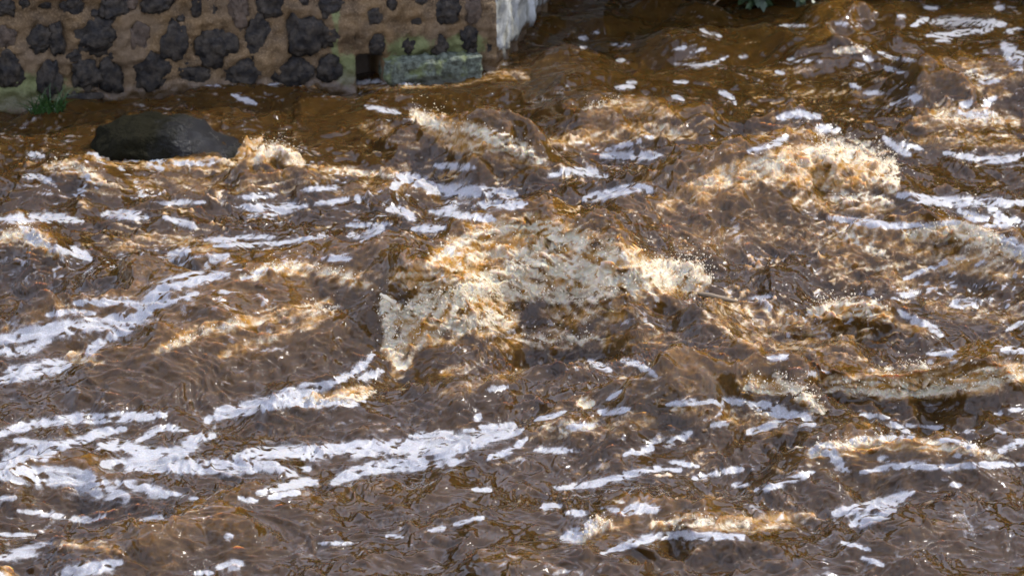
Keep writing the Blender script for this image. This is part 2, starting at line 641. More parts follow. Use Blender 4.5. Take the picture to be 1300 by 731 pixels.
# lips and thrown edges where the froth is whitest
LIP = """
488 383 498 430 510 468|11|1
500 398 545 388 592 374 640 345 700 335 760 350 805 362|15|1
620 372 660 365 720 380 780 372|12|.8
690 292 750 315 800 328|9|.7
800 350 850 343 892 356|18|1
540 338 575 312 615 296 655 287 700 290 745 306|4|.85
590 330 640 318 680 322|6|.5
560 420 610 402 645 408|10|.7
1030 190 1085 188 1125 202 1136 240|14|1
950 212 1000 205 1040 205|6|.5
1060 250 1100 250 1132 258|9|.8
523 143 545 155 560 162|8|.9
590 160 640 178 690 205|10|1
1150 300 1215 282 1262 302 1300 326|7|1
1205 300 1240 310 1280 335|9|.5
1028 395 1080 379 1125 390|6|.9
1085 395 1110 400|7|.8
1070 495 1130 500 1200 495 1260 486 1312 472|5|1
1060 485 1110 488|5|.5
1100 468 1180 466 1240 460|3|.5
985 476 1015 500 1044 522|9|.9
940 490 975 495|8|.7
1030 578 1050 565 1085 560 1130 556|7|.9
1180 560 1240 572 1280 582|6|.8
305 350 350 337 410 342 450 352|5|.7
215 440 262 420 310 410|5|.6
385 400 430 388|6|.6
325 200 350 184 385 207|7|.9
420 215 500 224|4|.7
60 213 100 207 128 230|5|.7
0 300 30 292 65 315|7|.8
395 510 440 508 475 498|6|.8
830 668 900 660 950 668|6|.6
735 680 775 664|6|.8
736 512 752 509|7|1
690 545 760 540|8|.5
740 140 790 127|4|.6
820 160 870 165|7|.6
1225 92 1270 100|7|.7
1190 150 1270 152|6|.6
1060 66 1096 62|5|.9
1070 290 1110 320 1140 335|7|.6
660 432 760 430|6|.6
"""
# line orientation of the ripples as seen: u, v, angle (deg, up-right positive)
FLOW = [(60,420,15),(250,400,25),(400,430,30),(420,500,25),(150,540,5),(300,590,3),(150,620,-15),(550,560,8),
 (600,680,12),(750,610,12),(900,600,12),(1000,520,-5),(1150,600,0),(1200,660,5),(900,430,-22),(760,400,-28),
 (960,370,25),(1000,340,25),(1100,330,20),(1200,360,18),(700,280,22),(560,260,-5),(400,270,6),(200,280,0),
 (150,240,-5),(950,80,8),(1230,40,5),(1250,200,8),(1100,440,-5),(950,260,32),(700,60,0),(850,500,20),(200,670,20)]
U0, V0, MU, MV = -500, -200, 2300, 1150
def raster(text, soft=(.45, 1.25)):
    A = np.zeros((MV, MU), np.float32)
    for ln in text.strip().splitlines():
        p, hw, s = ln.split('|')
        P = smooth_poly(np.array([float(k) for k in p.split()]).reshape(-1, 2))
        hw, s = float(hw), float(s)
        m = hw * 1.4 + 2
        u0 = int(max(0, P[:, 0].min() - m - U0)); u1 = int(min(MU, P[:, 0].max() + m - U0 + 1))
        v0 = int(max(0, P[:, 1].min() - m - V0)); v1 = int(min(MV, P[:, 1].max() + m - V0 + 1))
        if u1 <= u0 or v1 <= v0: continue
        V, U = np.mgrid[v0:v1, u0:u1].astype(np.float32)
        d, _, t, _, _ = poly_dist(U + U0, V + V0, P)
        w = hw * (.55 + .45 * sstep(0, .18, t) * sstep(0, .18, 1 - t))
        A[v0:v1, u0:u1] = np.maximum(A[v0:v1, u0:u1], s * (1 - sstep(soft[0], soft[1], d / w)))
    return A
def look(A, u, v):
    p = np.clip(u - U0, 0, MU - 1.01); q = np.clip(v - V0, 0, MV - 1.01)
    pi = p.astype(np.int32); qi = q.astype(np.int32); fp = p - pi; fq = q - qi
    return (A[qi, pi] * (1 - fp) + A[qi, pi + 1] * fp) * (1 - fq) + (A[qi + 1, pi] * (1 - fp) + A[qi + 1, pi + 1] * fp) * fq

def flow_field(u, v):
    cx = np.zeros(u.shape, np.float32); cy = np.zeros_like(cx)
    for fu, fv, a in FLOW:
        w = 1.0 / (((u - fu) ** 2 + (2 * (v - fv)) ** 2) / 120.0 ** 2 + .15) ** 2
        x0, y0 = plan(fu, fv); x1, y1 = plan(fu + 10 * math.cos(R(a)), fv - 10 * math.sin(R(a)))
        an = math.atan2(y1 - y0, x1 - x0)
        cx += w * math.cos(2 * an); cy += w * math.sin(2 * an)
    a = .5 * np.arctan2(cy, cx)
    return np.cos(a).astype(np.float32), np.sin(a).astype(np.float32)

def blur(a, n):
    for _ in range(n):
        a = (np.roll(a, 1, 0) + np.roll(a, -1, 0) + 2 * a) / 4; a = (np.roll(a, 1, 1) + np.roll(a, -1, 1) + 2 * a) / 4
    return a

def build_water(q=1.0):
    xs, ys = build_axes(q)
    nr, nc = len(ys), len(xs)
    X, Y = np.meshgrid(xs, ys)
    print('grid', nr, nc, nr * nc)
    cell = np.maximum(np.gradient(xs)[None, :], np.gradient(ys)[:, None])
    near = 1 - sstep(.02, .25, cell)                # fade fine detail where the sheet gets coarse
    # broad chop
    H = .036 * nz(X, Y, 1.15, 1) + .012 * nz(X + .2 * nz(X, Y, 1.1, 2), Y, .6, 2, .5, 1.5)
    PX = np.zeros_like(H); PY = np.zeros_like(H)
    crest = np.zeros_like(H)
    for pts, h, wf, wb, push in CREST:
        p = smooth_poly(pts, 1)
        px, py = plan(p[:, 0], p[:, 1], h * .92)
        P = np.stack([px, py], 1)
        m = 2.6 * max(wf, wb) + .2
        i0, i1 = np.searchsorted(ys, [P[:, 1].min() - m - wf, P[:, 1].max() + m]); j0, j1 = np.searchsorted(xs, [P[:, 0].min() - m, P[:, 0].max() + m])
        sl = (slice(i0, i1), slice(j0, j1))
        x, y = X[sl], Y[sl]
        wx = x + .05 * nz(x, y, .6, 0) + .012 * nz(x, y, .22, 2); wy = y + .05 * nz(x, y, .6, 1) + .012 * nz(x, y, .22, 3)
        wf, push, h = wf * 1.2, push * .95, h * 1.28
        f = np.zeros_like(x); g = np.zeros_like(x)
        L = np.hypot(*(P[1:] - P[:-1]).T); S = np.concatenate([[0], np.cumsum(L)])
        for k in range(len(L)):
            ex, ey = (P[k + 1] - P[k]) / L[k]
            a = np.clip((wx - P[k, 0]) * ex + (wy - P[k, 1]) * ey, 0, L[k])
            dx = wx - P[k, 0] - a * ex; dy = wy - P[k, 1] - a * ey
            d = np.hypot(dx, dy); sd = .22 * dx + .97 * dy
            t = (S[k] + a) / S[-1]
            env = .25 + .75 * sstep(0, .32, t) * sstep(0, .32, 1 - t)
            w = wf + (wb - wf) * sstep(-.6, .6, sd / (d + .03))
            f = np.maximum(f, np.exp(-(d / w) ** 1.7) * env)
            g = np.maximum(g, np.exp(-(np.hypot(dx + .22 * 1.9 * wf, dy + .97 * 1.9 * wf) / (.9 * wf)) ** 2) * env)
        H[sl] += h * f - .18 * h * g
        PX[sl] -= .22 * f * f * push; PY[sl] -= .97 * f * f * push
        crest[sl] = np.maximum(crest[sl], f * min(1, h / .15))
    for pts, h, w in TROUGH:
        p = smooth_poly(pts); px, py = plan(p[:, 0], p[:, 1]); P = np.stack([px, py], 1)
        m = 2.5 * w
        i0, i1 = np.searchsorted(ys, [P[:, 1].min() - m, P[:, 1].max() + m]); j0, j1 = np.searchsorted(xs, [P[:, 0].min() - m, P[:, 0].max() + m])
        sl = (slice(i0, i1), slice(j0, j1))
        d, s, t, nx, ny = poly_dist(X[sl], Y[sl], P)
        H[sl] -= 1.4 * h * np.exp(-(d / w) ** 2) * (.3 + .7 * sstep(0, .3, t) * sstep(0, .3, 1 - t))
    H *= near
    # spread the rows along the wave faces, so steep fronts are as finely meshed as the flats
    Hs = blur(H, 3)
    ds = np.sqrt(np.diff(Y, axis=0) ** 2 + (1.6 * np.diff(Hs, axis=0)) ** 2)
    # keep the row budget: the core rows are shared out by arc length within each column
    c0, c1 = np.searchsorted(ys, [10.95, 23.5])
    Yn = Y.copy(); y0 = ys[c0:c1 + 1]
    for jx in range(nc):
        S = np.concatenate([[0], np.cumsum(ds[c0:c1, jx] / ys[c0:c1] ** 1.35)])
        Yn[c0:c1 + 1, jx] = np.interp(np.linspace(0, S[-1], c1 - c0 + 1), S, y0)
    for _ in range(60):
        Yn[:, 1:-1] = .5 * Yn[:, 1:-1] + .25 * (Yn[:, :-2] + Yn[:, 2:])
    for jx in range(nc):
        yn = Yn[c0:c1 + 1, jx]
        for A in (H, PX, PY, crest):
            A[c0:c1 + 1, jx] = np.interp(yn, y0, A[c0:c1 + 1, jx])
    Y = Yn
    # everything finer runs over the wave faces, so it is measured along them
    Yc = Y + 1.25 * blur(H, 6)
    # streak noise: drawn out along the flow on an even sheet, then read at each vertex
    px_ = .010; gx = np.arange(-5.3, 5.3, px_, dtype=np.float32); gy = np.arange(10.3, 25.0, px_, dtype=np.float32)
    GX, GY = np.meshgrid(gx, gy)
    st = 8
    uu, vv = image_px(GX[::st, ::st], GY[::st, ::st], 0 * GX[::st, ::st])
    fx, fy = flow_field(uu, vv)
    wob = .30 * nz(GX[::st, ::st], GY[::st, ::st], 1.0, 3) + .15 * nz(GX[::st, ::st], GY[::st, ::st], .4, 1)
    fx, fy = fx * np.cos(wob) - fy * np.sin(wob), fx * np.sin(wob) + fy * np.cos(wob)
    JJ, II = np.meshgrid(np.arange(len(gx), dtype=np.float32), np.arange(len(gy), dtype=np.float32))
    def rd(A, p, q):
        n2, n1 = A.shape
        p = np.clip(p, 0, n1 - 1.01); q = np.clip(q, 0, n2 - 1.01)
        pi = p.astype(np.int32); qi = q.astype(np.int32); fp = p - pi; fq = q - qi
        k = qi * n1 + pi; a = A.ravel()
        return (a[k] * (1 - fp) + a[k + 1] * fp) * (1 - fq) + (a[k + n1] * (1 - fp) + a[k + n1 + 1] * fp) * fq
    fx, fy = rd(fx, JJ / st, II / st), rd(fy, JJ / st, II / st)
    vp, vq = ((X - gx[0]) / px_).astype(np.float32), ((Yc - gy[0]) / px_).astype(np.float32)
    def lic(lam, seed, n):
        """noise of wavelength lam drawn out along the flow, doubled n times"""
        A = nz(GX, GY, lam, seed); d = lam / 4 / px_
        for _ in range(n):
            A = .5 * (rd(A, JJ + fx * d, II + fy * d) + rd(A, JJ - fx * d, II - fy * d)); d *= 2
        return rd(A / A.std(), vp, vq)
    r0 = lic(.40, 2, 4); r1 = lic(.20, 0, 5); r2 = lic(.065, 1, 5); r3 = lic(.036, 2, 4)
    foam_lic = lic(.11, 4, 5); foam_fine = lic(.045, 3, 6); wisp = lic(.075, 1, 3)
    u, v = image_px(X, Y, 0 * X)
    H = H + near * (.0075 * (r0 + .2 * (r0 * r0 - 1))) * (1 - .75 * (1 - sstep(60, 170, v)))
    print('lic', time.time() - T0)
    print('waves', time.time() - T0)
    u, v = image_px(X + PX, Y + PY, H)
    # calmer and darker water in the lee of the wall and near the far bank
    calm = 1 - .2 * (1 - sstep(40, 110, v)) * (1 - sstep(760, 980, u)) - .6 * (1 - sstep(110, 260, v))
    far_fleck = 1 - .30 * (1 - sstep(60, 150, v))
    foam = far_fleck * np.maximum(look(raster(FOAM, (.2, 1.7)), u, v), .26 * look(raster(FOAM, (.5, 3.4)), u, v))
    froth = look(raster(FROTH, (.35, 1.35)), u, v)
    lip = look(raster(LIP, (.2, 1.5)), u, v)
    inside = sstep(-60, 0, u) * (1 - sstep(1300, 1360, u)) * sstep(-60, -10, v) * (1 - sstep(731, 790, v))
    # beyond the traced image area: the same kind of crests and streaks from noise
    out = (1 - inside) * near
    froth = froth * inside + out * .8 * sstep(1.0, 2.0, nz(X, Y, .9, 0) + .4 * nz(X, Y, .3, 1))
    foam = foam * inside + out * sstep(.7, 1.3, foam_lic + .5 * nz(X, Y, .8, 2))
    H += out * (.10 * np.maximum(nz(X, Y, 1.1, 3, .5, 1.8), 0) ** 1.5)
    # break the foam into lace along the flow
    fine = nz(X, Yc, .045, 3); mid = nz(X, Yc, .11, 2)
    on = sstep(.03, .4, foam)
    F = foam * (1.06 + .40 * foam_lic + .42 * foam_fine) + .02 * mid * on
    stray = sstep(.4, 2.3, .75 * foam_lic + .75 * foam_fine) * (.55 + .45 * np.tanh(1.2 * nz(X, Y, 1.3, 1)))
    zone = np.exp(-((v - 285) / 70) ** 2) * (1 - sstep(500, 800, u)) + .7 * np.exp(-((v - 400) / 60) ** 2) * sstep(850, 1000, u) + .45
    F = np.maximum(F - .04, stray * 1.05 * np.clip(zone, 0, 1)) * near
    foam = np.clip(F, 0, 1.2)
    zone2 = np.exp(-((u - 1080) / 260) ** 2 - ((v - 350) / 95) ** 2) + .8 * np.exp(-((u - 240) / 260) ** 2 - ((v - 255) / 60) ** 2) + .7 * np.exp(-((u - 1150) / 220) ** 2 - ((v - 150) / 60) ** 2) + .6 * np.exp(-((u - 640) / 200) ** 2 - ((v - 250) / 60) ** 2) + .5 * np.exp(-((u - 900) / 300) ** 2 - ((v - 560) / 90) ** 2) + .16
    froth = np.maximum(froth, inside * np.clip(zone2, 0, 1) * .60 * sstep(.7, 2.2, .8 * foam_lic + .5 * wisp + .5 * nz(X, Yc, .5, 1)))
    froth = np.clip(froth * (1 + .15 * wisp + .18 * foam_lic + .25 * nz(X, Yc, .22, 4)), 0, 1.1) * near
    amber = np.clip(.85 * froth + .45 * sstep(.25, .9, crest) * (.7 + .3 * np.tanh(foam_lic)) + .10 * sstep(.5, 1.8, .7 * r0 + .7 * foam_lic), 0, 1)  # crest term paints a backlit glow along with the aeration
    # ripples
    smoothness = np.clip(1 - .7 * foam, .2, 1)
    iso = nz(X + .05 * r1, Yc, .27, 3); iso2 = nz(X, Yc + .03 * r1, .12, 4)
    rip = (.0022 * (r1 + .2 * (r1 * r1 - 1)) + .0005 * r2 * (1 + .4 * np.tanh(r1)) + .0003 * r3 + .0004 * iso * (.6 + .4 * np.tanh(iso))) * calm * smoothness * near
    H = H + rip
    Z = H
    Px, Py = X + PX, Y + PY
    # froth: puffs thrown along the surface normal
    def ddx(a): return np.gradient(a, axis=1)
    def ddy(a): return np.gradient(a, axis=0)
    Zs = blur(Z, 10)
    tx = np.stack([ddx(Px), ddx(Py), ddx(Zs)], -1); ty = np.stack([ddy(Px), ddy(Py), ddy(Zs)], -1)
    N = np.cross(tx, ty); N /= np.linalg.norm(N, axis=-1, keepdims=True) + 1e-12
    xx, yy = X, Yc                 # noise runs over steep faces too
    wb_ = .05 * nz(xx, yy, .2, 0)
    b = .020 * np.abs(nz(xx + wb_, yy, .30, 2)) + .014 * np.abs(nz(xx, yy + wb_, .13, 3)) + .006 * (1 - np.abs(nz(xx + wb_, yy - wb_, .075, 4))) + .0012 * wisp + .0015 * nz(xx, yy, .045, 1)
    b = b * (.35 + .65 * sstep(-.8, 1.0, nz(xx, yy, .33, 1)))
    lip = np.clip(lip * inside * (.98 + .12 * wisp + .32 * nz(X, Yc, .12, 3) + .22 * nz(X, Yc, .05, 1)), 0, 1.1)
    froth = np.maximum(froth, .9 * lip)
    D = (b - .02) * np.clip(froth, 0, 1) ** 1.4
    Vv = np.stack([Px, Py, Z], -1) + N * D[..., None]
    me = np_mesh('river_water', Vv.reshape(-1, 3), grid_faces(nr, nc))
    fattr(me, 'wisp', .5 + .22 * wisp + .12 * foam_fine); fattr(me, 'lip', lip); fattr(me, 'foam', foam); fattr(me, 'froth', froth); fattr(me, 'amber', amber)
    o = link('river_water', me, MAT_WATER)
    tag(o, 'muddy brown river in flood with breaking waves and streaks of white foam', 'river', kind='structure')
    print('water', time.time() - T0)
    return dict(V=Vv, N=N, froth=froth * .6 + lip * .9, foam=foam, crest=crest, u=u, v=v)
WTR = build_water(1.0)

# ------------------------------------------------------------------ stone wall
def fbm(P, lam, seed=0, oct=4):
    """3-D looking noise on points (n,3): three crossed planar bands per octave"""
    out = 0; a = 1.0
    for o in range(oct):
        l = lam / 2 ** o
        out = out + a * (nz(P[:, 0], P[:, 1], l, seed + o) + nz(P[:, 1] + 3, P[:, 2], l, seed + o + 1) + nz(P[:, 2] + 7, P[:, 0], l, seed + o + 2)) / 1.75
        a *= .5
    return out

def mortar_material():
    M = NM('mortar')
    n = M.noise(6, 4, .6); f = M.noise(70, 3, .7); b = M.noise(2.2, 3, .6)
    col = M.mix(M.ramp(n, .3, .7), c3(.044, .0245, .006), c3(.105, .060, .017))
    col = M.mix(M.math('MULTIPLY', M.ramp(f, .45, .7), .55), col, c3(.21, .14, .07))
    col = M.mix(M.math('MULTIPLY', M.ramp(b, .48, .66), .6), col, c3(.095, .062, .03))
    moss = M.attr('moss')
    mo = M.ramp(M.math('ADD', moss, M.math('MULTIPLY', M.math('SUBTRACT', M.noise(14, 4, .7), .5), 1.1)), .38, .72)
    col = M.mix(M.math('MULTIPLY', mo, .85), col, M.mix(f, c3(.055, .075, .018), c3(.16, .17, .06)))
    li = M.attr('lime')
    lf = M.ramp(M.math('ADD', li, M.math('MULTIPLY', M.math('SUBTRACT', M.noise(20, 4, .7, M.co((1, 1, .25))), .5), .7)), .4, .6)
    lime = M.mix(M.ramp(M.noise(9, 3, .6, M.co((1, 1, .15))), .35, .65), c3(.14, .135, .10), c3(.29, .295, .27))
    col = M.mix(lf, col, lime)
    wet = M.attr('wet')
    col = M.mix(M.math('MULTIPLY', wet, .6), col, c3(.045, .028, .013))
    nb = M.bump(f, .8, .012); nb = M.bump(n, .5, .02, nb)
    return M.set(Base__Color=col, Roughness=M.fmix(wet, .8, .3), Normal=nb)
MAT_MORTAR = mortar_material()
def lichen_material():
    M = NM('lichened_block')
    n = M.noise(26, 5, .7); f = M.noise(9, 4, .6)
    col = M.mix(M.ramp(n, .35, .65), c3(.022, .026, .012), c3(.12, .14, .10))
    col = M.mix(M.math('MULTIPLY', M.ramp(f, .5, .65), .7), col, c3(.10, .12, .03))
    col = M.mix(M.math('MULTIPLY', M.attr('wet'), .7), col, c3(.03, .025, .014))
    return M.set(Base__Color=col, Roughness=.75, Normal=M.bump(n, 1.0, .03))
MAT_LICHEN = lichen_material()

def stone_material(name, c1, c2, rough):
    M = NM(name)
    n = M.noise(16, 5, .65); f = M.noise(70, 3, .7)
    col = M.mix(M.ramp(n, .35, .68), c1, c2)
    nb = M.bump(f, .6, .01); nb = M.bump(n, .8, .02, nb)
    return M.set(Base__Color=col, Roughness=M.fmix(M.ramp(f, .4, .7), rough, rough + .3), Normal=nb, Specular__IOR__Level=.25)
MAT_BASALT = stone_material('dark_basalt', c3(.0055, .0044, .0032), c3(.036, .028, .018), .6)
MAT_BROWNSTONE = stone_material('brown_stone', c3(.035, .024, .015), c3(.080, .056, .036), .6)

A0 = Vector((*plan(-120, 146), 0)); A1 = Vector((*plan(629, 94), 0)); A2 = Vector((*plan(697, 4), 0))
wd = (A1 - A0).normalized(); wn_ = Vector((wd.y, -wd.x, 0))         # face normal, towards the viewer
if wn_.y > 0: wn_ = -wn_
WALL_L = (A1 - A0).length; WALL_H = 2.1; WALL_B = -.6
def on_wall(u, v):
    """image pixel -> (along the wall, height) on its front face"""
    a = (u - 650.0) / FPX; b = (365.5 - v) / FPX
    D = Vector((a, cP + b * sP, -sP + b * cP)); O = Vector((0, 0, CAM_H))
    k = (A0 - O).dot(wn_) / D.dot(wn_)
    p = O + D * k
    return (p - A0).dot(wd), p.z
STONES = """9 48 20 24 b|50 51 22 30|72 50 17 30|122 47 46 34|175 51 22 36 b|221 53 34 40|272 57 42 42|326 45 26 46|14 87 34 38|62 102 26 40
108 94 30 34|144 71 11 11|143 97 26 36|191 89 36 42|248 94 40 17|310 94 44 34|347 99 13 22|105 127 38 14|96 72 18 12|93 6 26 20|145 8 32 26
200 4 34 22|250 10 13 24|268 9 15 28|302 12 24 38 b|342 8 30 26|57 3 18 14|32 4 14 12|386 45 44 44|414 45 28 26|372 93 38 34|418 89 26 28
420 8 24 24|472 21 24 20|478 56 22 24|527 22 16 22|569 16 30 30|602 15 24 32 b|520 57 18 20|557 56 18 26|596 48 24 24|600 66 10 16
622 55 10 28|498 6 14 14|533 2 24 10|386 3 12 10|9 8 20 18|165 5 14 12 b|455 45 14 18|230 25 9 8|120 18 10 8"""
def stone_list():
    out = []
    for ln in STONES.replace('\n', '|').split('|'):
        q = ln.split()
        if len(q) < 4: continue
        u_, v_, w_, h_ = map(float, q[:4])
        out.append((*on_wall(u_, v_), w_ / FPX * 22 / 2, h_ / FPX * 22 / cP / 2, len(q) > 4))
    return out
wall = bpy.data.objects.new('stone_wall', None); COL.objects.link(wall); wall.location = A0
tag(wall, 'rough retaining wall of dark round stones set in sandy brown mortar, standing in the river', 'wall')
def wall_body():
    st = .018
    def sheet(p0, p1, nrm, fn):
        L = (p1 - p0).length; dr = (p1 - p0) / L
        ss = np.linspace(0, L, int(L / st)); hs = np.linspace(WALL_B, WALL_H, int((WALL_H - WALL_B) / st))
        S, Hh = np.meshgrid(ss, hs)
        P = np.stack([p0.x + dr.x * S, p0.y + dr.y * S, Hh], -1).reshape(-1, 3)
        d, at = fn(S.ravel(), Hh.ravel(), P)
        P = P + np.array([nrm.x, nrm.y, 0]) * d[:, None]
        return P, grid_faces(len(hs), len(ss)), at
    s0, h0 = on_wall(455, 103); s1, h1 = on_wall(484, 70)
    mosses = [(440, 88, .10, .16), (520, 60, .2, .12), (590, 58, .18, .12), (560, 75, .3, .12), (425, 10, .04, .2), (15, 120, .5, .18), (60, 125, .3, .12), (425, 60, .03, .25)]
    ms = [(*on_wall(a, b), c, d) for a, b, c, d in mosses]
    sl = stone_list()
    def front(S, Hh, P):
        d = .010 * fbm(P, .20, 1, 4) + .018 * fbm(P, .7, 2, 2)
        pit = np.full(S.shape, 9.0)
        for s_, hh, ws, hs, _ in sl: pit = np.minimum(pit, np.hypot((S - s_) / ws, (Hh - hh) / hs))
        pit = pit + .16 * fbm(P + 2, .12, 2, 2)
        d = d + .030 * sstep(.75, 1.25, pit) * (1 - .7 * sstep(1.3, 2.2, pit)) - .012
        slot = sstep(s0 - .015, s0 + .02, S) * (1 - sstep(s1 - .02, s1 + .015, S)) * (1 - sstep(h1 - .02, h1 + .015, Hh))
        d = d * (1 - slot) - .34 * slot
        mo = np.zeros_like(S)
        for a, b, c, e in ms: mo = np.maximum(mo, np.exp(-((S - a) / c) ** 2 - ((Hh - b) / e) ** 2))
        seam = np.exp(-((S - on_wall(450, 40)[0]) / .012) ** 2) * (Hh > .25)
        return d - .02 * seam, (mo, np.zeros_like(S), np.maximum(1 - sstep(.02, .16, Hh), slot))
    def side(S, Hh, P):
        edge = .15 + .045 * nz(S * 2.2, Hh * .3, .3, 3)
        lime = sstep(edge - .02, edge + .03, Hh)
        d = .014 * fbm(P * np.array([1, 1, .35]), .16, 3, 4) + .05 * lime * sstep(0, .06, S) + .05 * sstep(.2, 1.2, Hh) * lime * sstep(0, .1, S)
        return d, (.1 * np.exp(-((Hh - .1) / .1) ** 2), lime, 1 - sstep(.05, .2, Hh))
    Pf, Ff, af = sheet(A0, A1, wn_, front)
    dr2 = (A2 - A1).normalized(); end = A1 + dr2 * 4.2
    n2 = Vector((dr2.y, -dr2.x, 0)); n2 = n2 if n2.x > 0 else -n2
    Ps, Fs, as_ = sheet(A1, end, n2, side)
    # weld the corner
    nf = int(WALL_L / st); nss = int((end - A1).length / st); nh = int((WALL_H - WALL_B) / st)
    cf = Pf.reshape(nh, nf, 3)[:, -1]; Ps.reshape(nh, nss, 3)[:, 0] = cf
    # top, back and far end as plain slabs
    b0 = A0 + Vector((0, 4.5, 0)); 
    ex = np.array([[A0.x, A0.y, WALL_H], [A1.x, A1.y, WALL_H], [end.x, end.y, WALL_H], [b0.x, end.y, WALL_H],
                   [A0.x, A0.y, WALL_B], [b0.x, end.y, WALL_B], [end.x, end.y, WALL_B]])
    o = len(Pf) + len(Ps)
    Fe = np.array([[0, 1, 2, 3], [0, 3, 5, 4], [3, 2, 6, 5]]) + o
    V = np.concatenate([Pf, Ps, ex]) - np.array(A0)
    me = np_mesh('mortar', V, np.concatenate([Ff, Fs + len(Pf), Fe]))
    for k, nm in enumerate(('moss', 'lime', 'wet')):
        fattr(me, nm, np.concatenate([af[k], as_[k], np.zeros(7)]))
    return link('mortar', me, MAT_MORTAR, wall)
wall_body()

def ico(sub):
    bm = bmesh.new(); bmesh.ops.create_icosphere(bm, subdivisions=sub, radius=1)
    V = np.array([v.co[:] for v in bm.verts]); F = np.array([[v.index for v in f.verts] for f in bm.faces]); bm.free()
    return V, F
ICO1, ICO2, ICO4 = ico(1), ico(2), ico(4)
rs = np.random.default_rng(21)
for s_, hh, ws, hs, pale in stone_list():
    V, F = ICO4
    off = rs.uniform(0, 50, 3)
    r = 1 + .15 * fbm(V * .30 + off, .36, 1, 2) + .05 * fbm(V * .30 + off, .11, 2, 3)
    P = V * r[:, None]
    P = np.sign(P) * np.abs(P) ** .9
    a = rs.uniform(-.35, .35)
    X_, Z_ = P[:, 0] * ws * 1.06, P[:, 2] * hs * 1.06
    X_, Z_ = X_ * math.cos(a) - Z_ * math.sin(a), X_ * math.sin(a) + Z_ * math.cos(a)
    D_ = P[:, 1] * min(ws, hs) * .42 - .004
    loc = np.array([wd.x * s_, wd.y * s_, hh])
    pts = loc + np.outer(X_, np.array(wd)) + np.outer(D_, np.array(wn_)) + np.outer(Z_, [0, 0, 1])
    o = link('stone', np_mesh('stone', pts, F), MAT_BROWNSTONE if pale else MAT_BASALT, wall)
    if pale: o['label'] = 'paler brown stone in the wall'

def rough_block(name, u0, v0, u1, v1, proud, mat, seed, parent, moss):
    """a lumpy footing block standing proud of the wall face"""
    sa, ha = on_wall(u0, v0); sb, hb = on_wall(u1, v1)
    n = 44
    bm = bmesh.new(); bmesh.ops.create_cube(bm, size=2)
    bmesh.ops.subdivide_edges(bm, edges=bm.edges[:], cuts=n, use_grid_fill=True)
    V = np.array([v.co[:] for v in bm.verts]); F = np.array([[v.index for v in f.verts] for f in bm.faces]); bm.free()
    S = (sa + sb) / 2 + V[:, 0] * (sb - sa) / 2
    Hh = np.where(V[:, 2] > 0, V[:, 2] * (hb + .02), V[:, 2] * .5)
    D = V[:, 1] * proud
    P = np.outer(S, np.array(wd)) + np.outer(D, np.array(wn_)); P[:, 2] += Hh
    nr = V / np.linalg.norm(V, axis=1, keepdims=True)
    k = .010 * fbm(P, .16, seed, 4)
    P += (np.outer(nr[:, 0], np.array(wd)) + np.outer(nr[:, 1], np.array(wn_)) + np.outer(nr[:, 2], [0, 0, 1])) * k[:, None]
    me = np_mesh(name, P, F)
    fattr(me, 'moss', moss * np.ones(len(P)) * sstep(-.1, .3, Hh)); fattr(me, 'lime', .40 + 0 * Hh); fattr(me, 'wet', 1 - sstep(.0, .07, Hh))
    return link(name, me, mat, parent)
fo_ = rough_block('footing', 487, 104, 606, 70, .13, MAT_LICHEN, 3, wall, .62)
fo_['label'] = 'grey-green mossy footing block at the foot of the wall'

# ------------------------------------------------------------------ boulder
def boulder_material():
    M = NM('wet_boulder')
    n = M.noise(7, 5, .65); f = M.noise(45, 4, .7)
    col = M.mix(M.ramp(n, .35, .68), c3(.002, .0018, .0016), c3(.009, .008, .007))
    moss = M.attr('moss')
    mo = M.ramp(M.math('ADD', moss, M.math('MULTIPLY', M.math('SUBTRACT', M.noise(7, 4, .7), .5), 1.6)), .1, 1.0)
    col = M.mix(M.math('MULTIPLY', mo, .8), col, M.mix(f, c3(.005, .005, .002), c3(.016, .014, .005)))
    nb = M.bump(f, 1.0, .03); nb = M.bump(n, .8, .05, nb)
    return M.set(Base__Color=col, Roughness=M.fmix(mo, .16, .8), Normal=nb, Specular__IOR__Level=M.fmix(mo, .36, .05))
bx, by = plan(210, 196)
V, F = ico(6)
P = V.copy()
P = np.sign(P) * np.abs(P) ** .9
P *= np.array([.57, .30, .20])
xn = P[:, 0] / .525
P[:, 2] *= np.where(P[:, 2] > 0, 1 - .16 * sstep(0, 1, xn) - .22 * sstep(.2, 1, -xn), 1)
for n_, d_ in [((.55, -.62, .56), .24), ((-.62, -.45, .64), .32), ((.1, -.80, .59), .215), ((.86, -.2, .47), .465), ((-.2, -.1, .97), .168), ((.35, .2, .92), .175), ((-.9, -.3, .3), .46), ((.2, -.97, .1), .262)]:
    n_ = np.array(n_) / np.linalg.norm(n_)
    P -= n_ * (np.maximum(P @ n_ - d_, 0) * .88)[:, None]
P += V * (.012 * fbm(P + 3, .4, 1, 2) + .004 * fbm(P + 5, .12, 2, 3))[:, None]
me = np_mesh('boulder', P, F)
fattr(me, 'moss', sstep(-.5, .35, -xn) * .9 + .15 + .5 * sstep(.75, 1, xn))
bo = link('boulder', me, boulder_material()); bo.location = (bx + .03, by + .12, .015); bo.rotation_euler = (0, R(2.5), R(-6))
tag(bo, 'large dark wet boulder rising from the brown water in front of the stone wall', 'boulder')

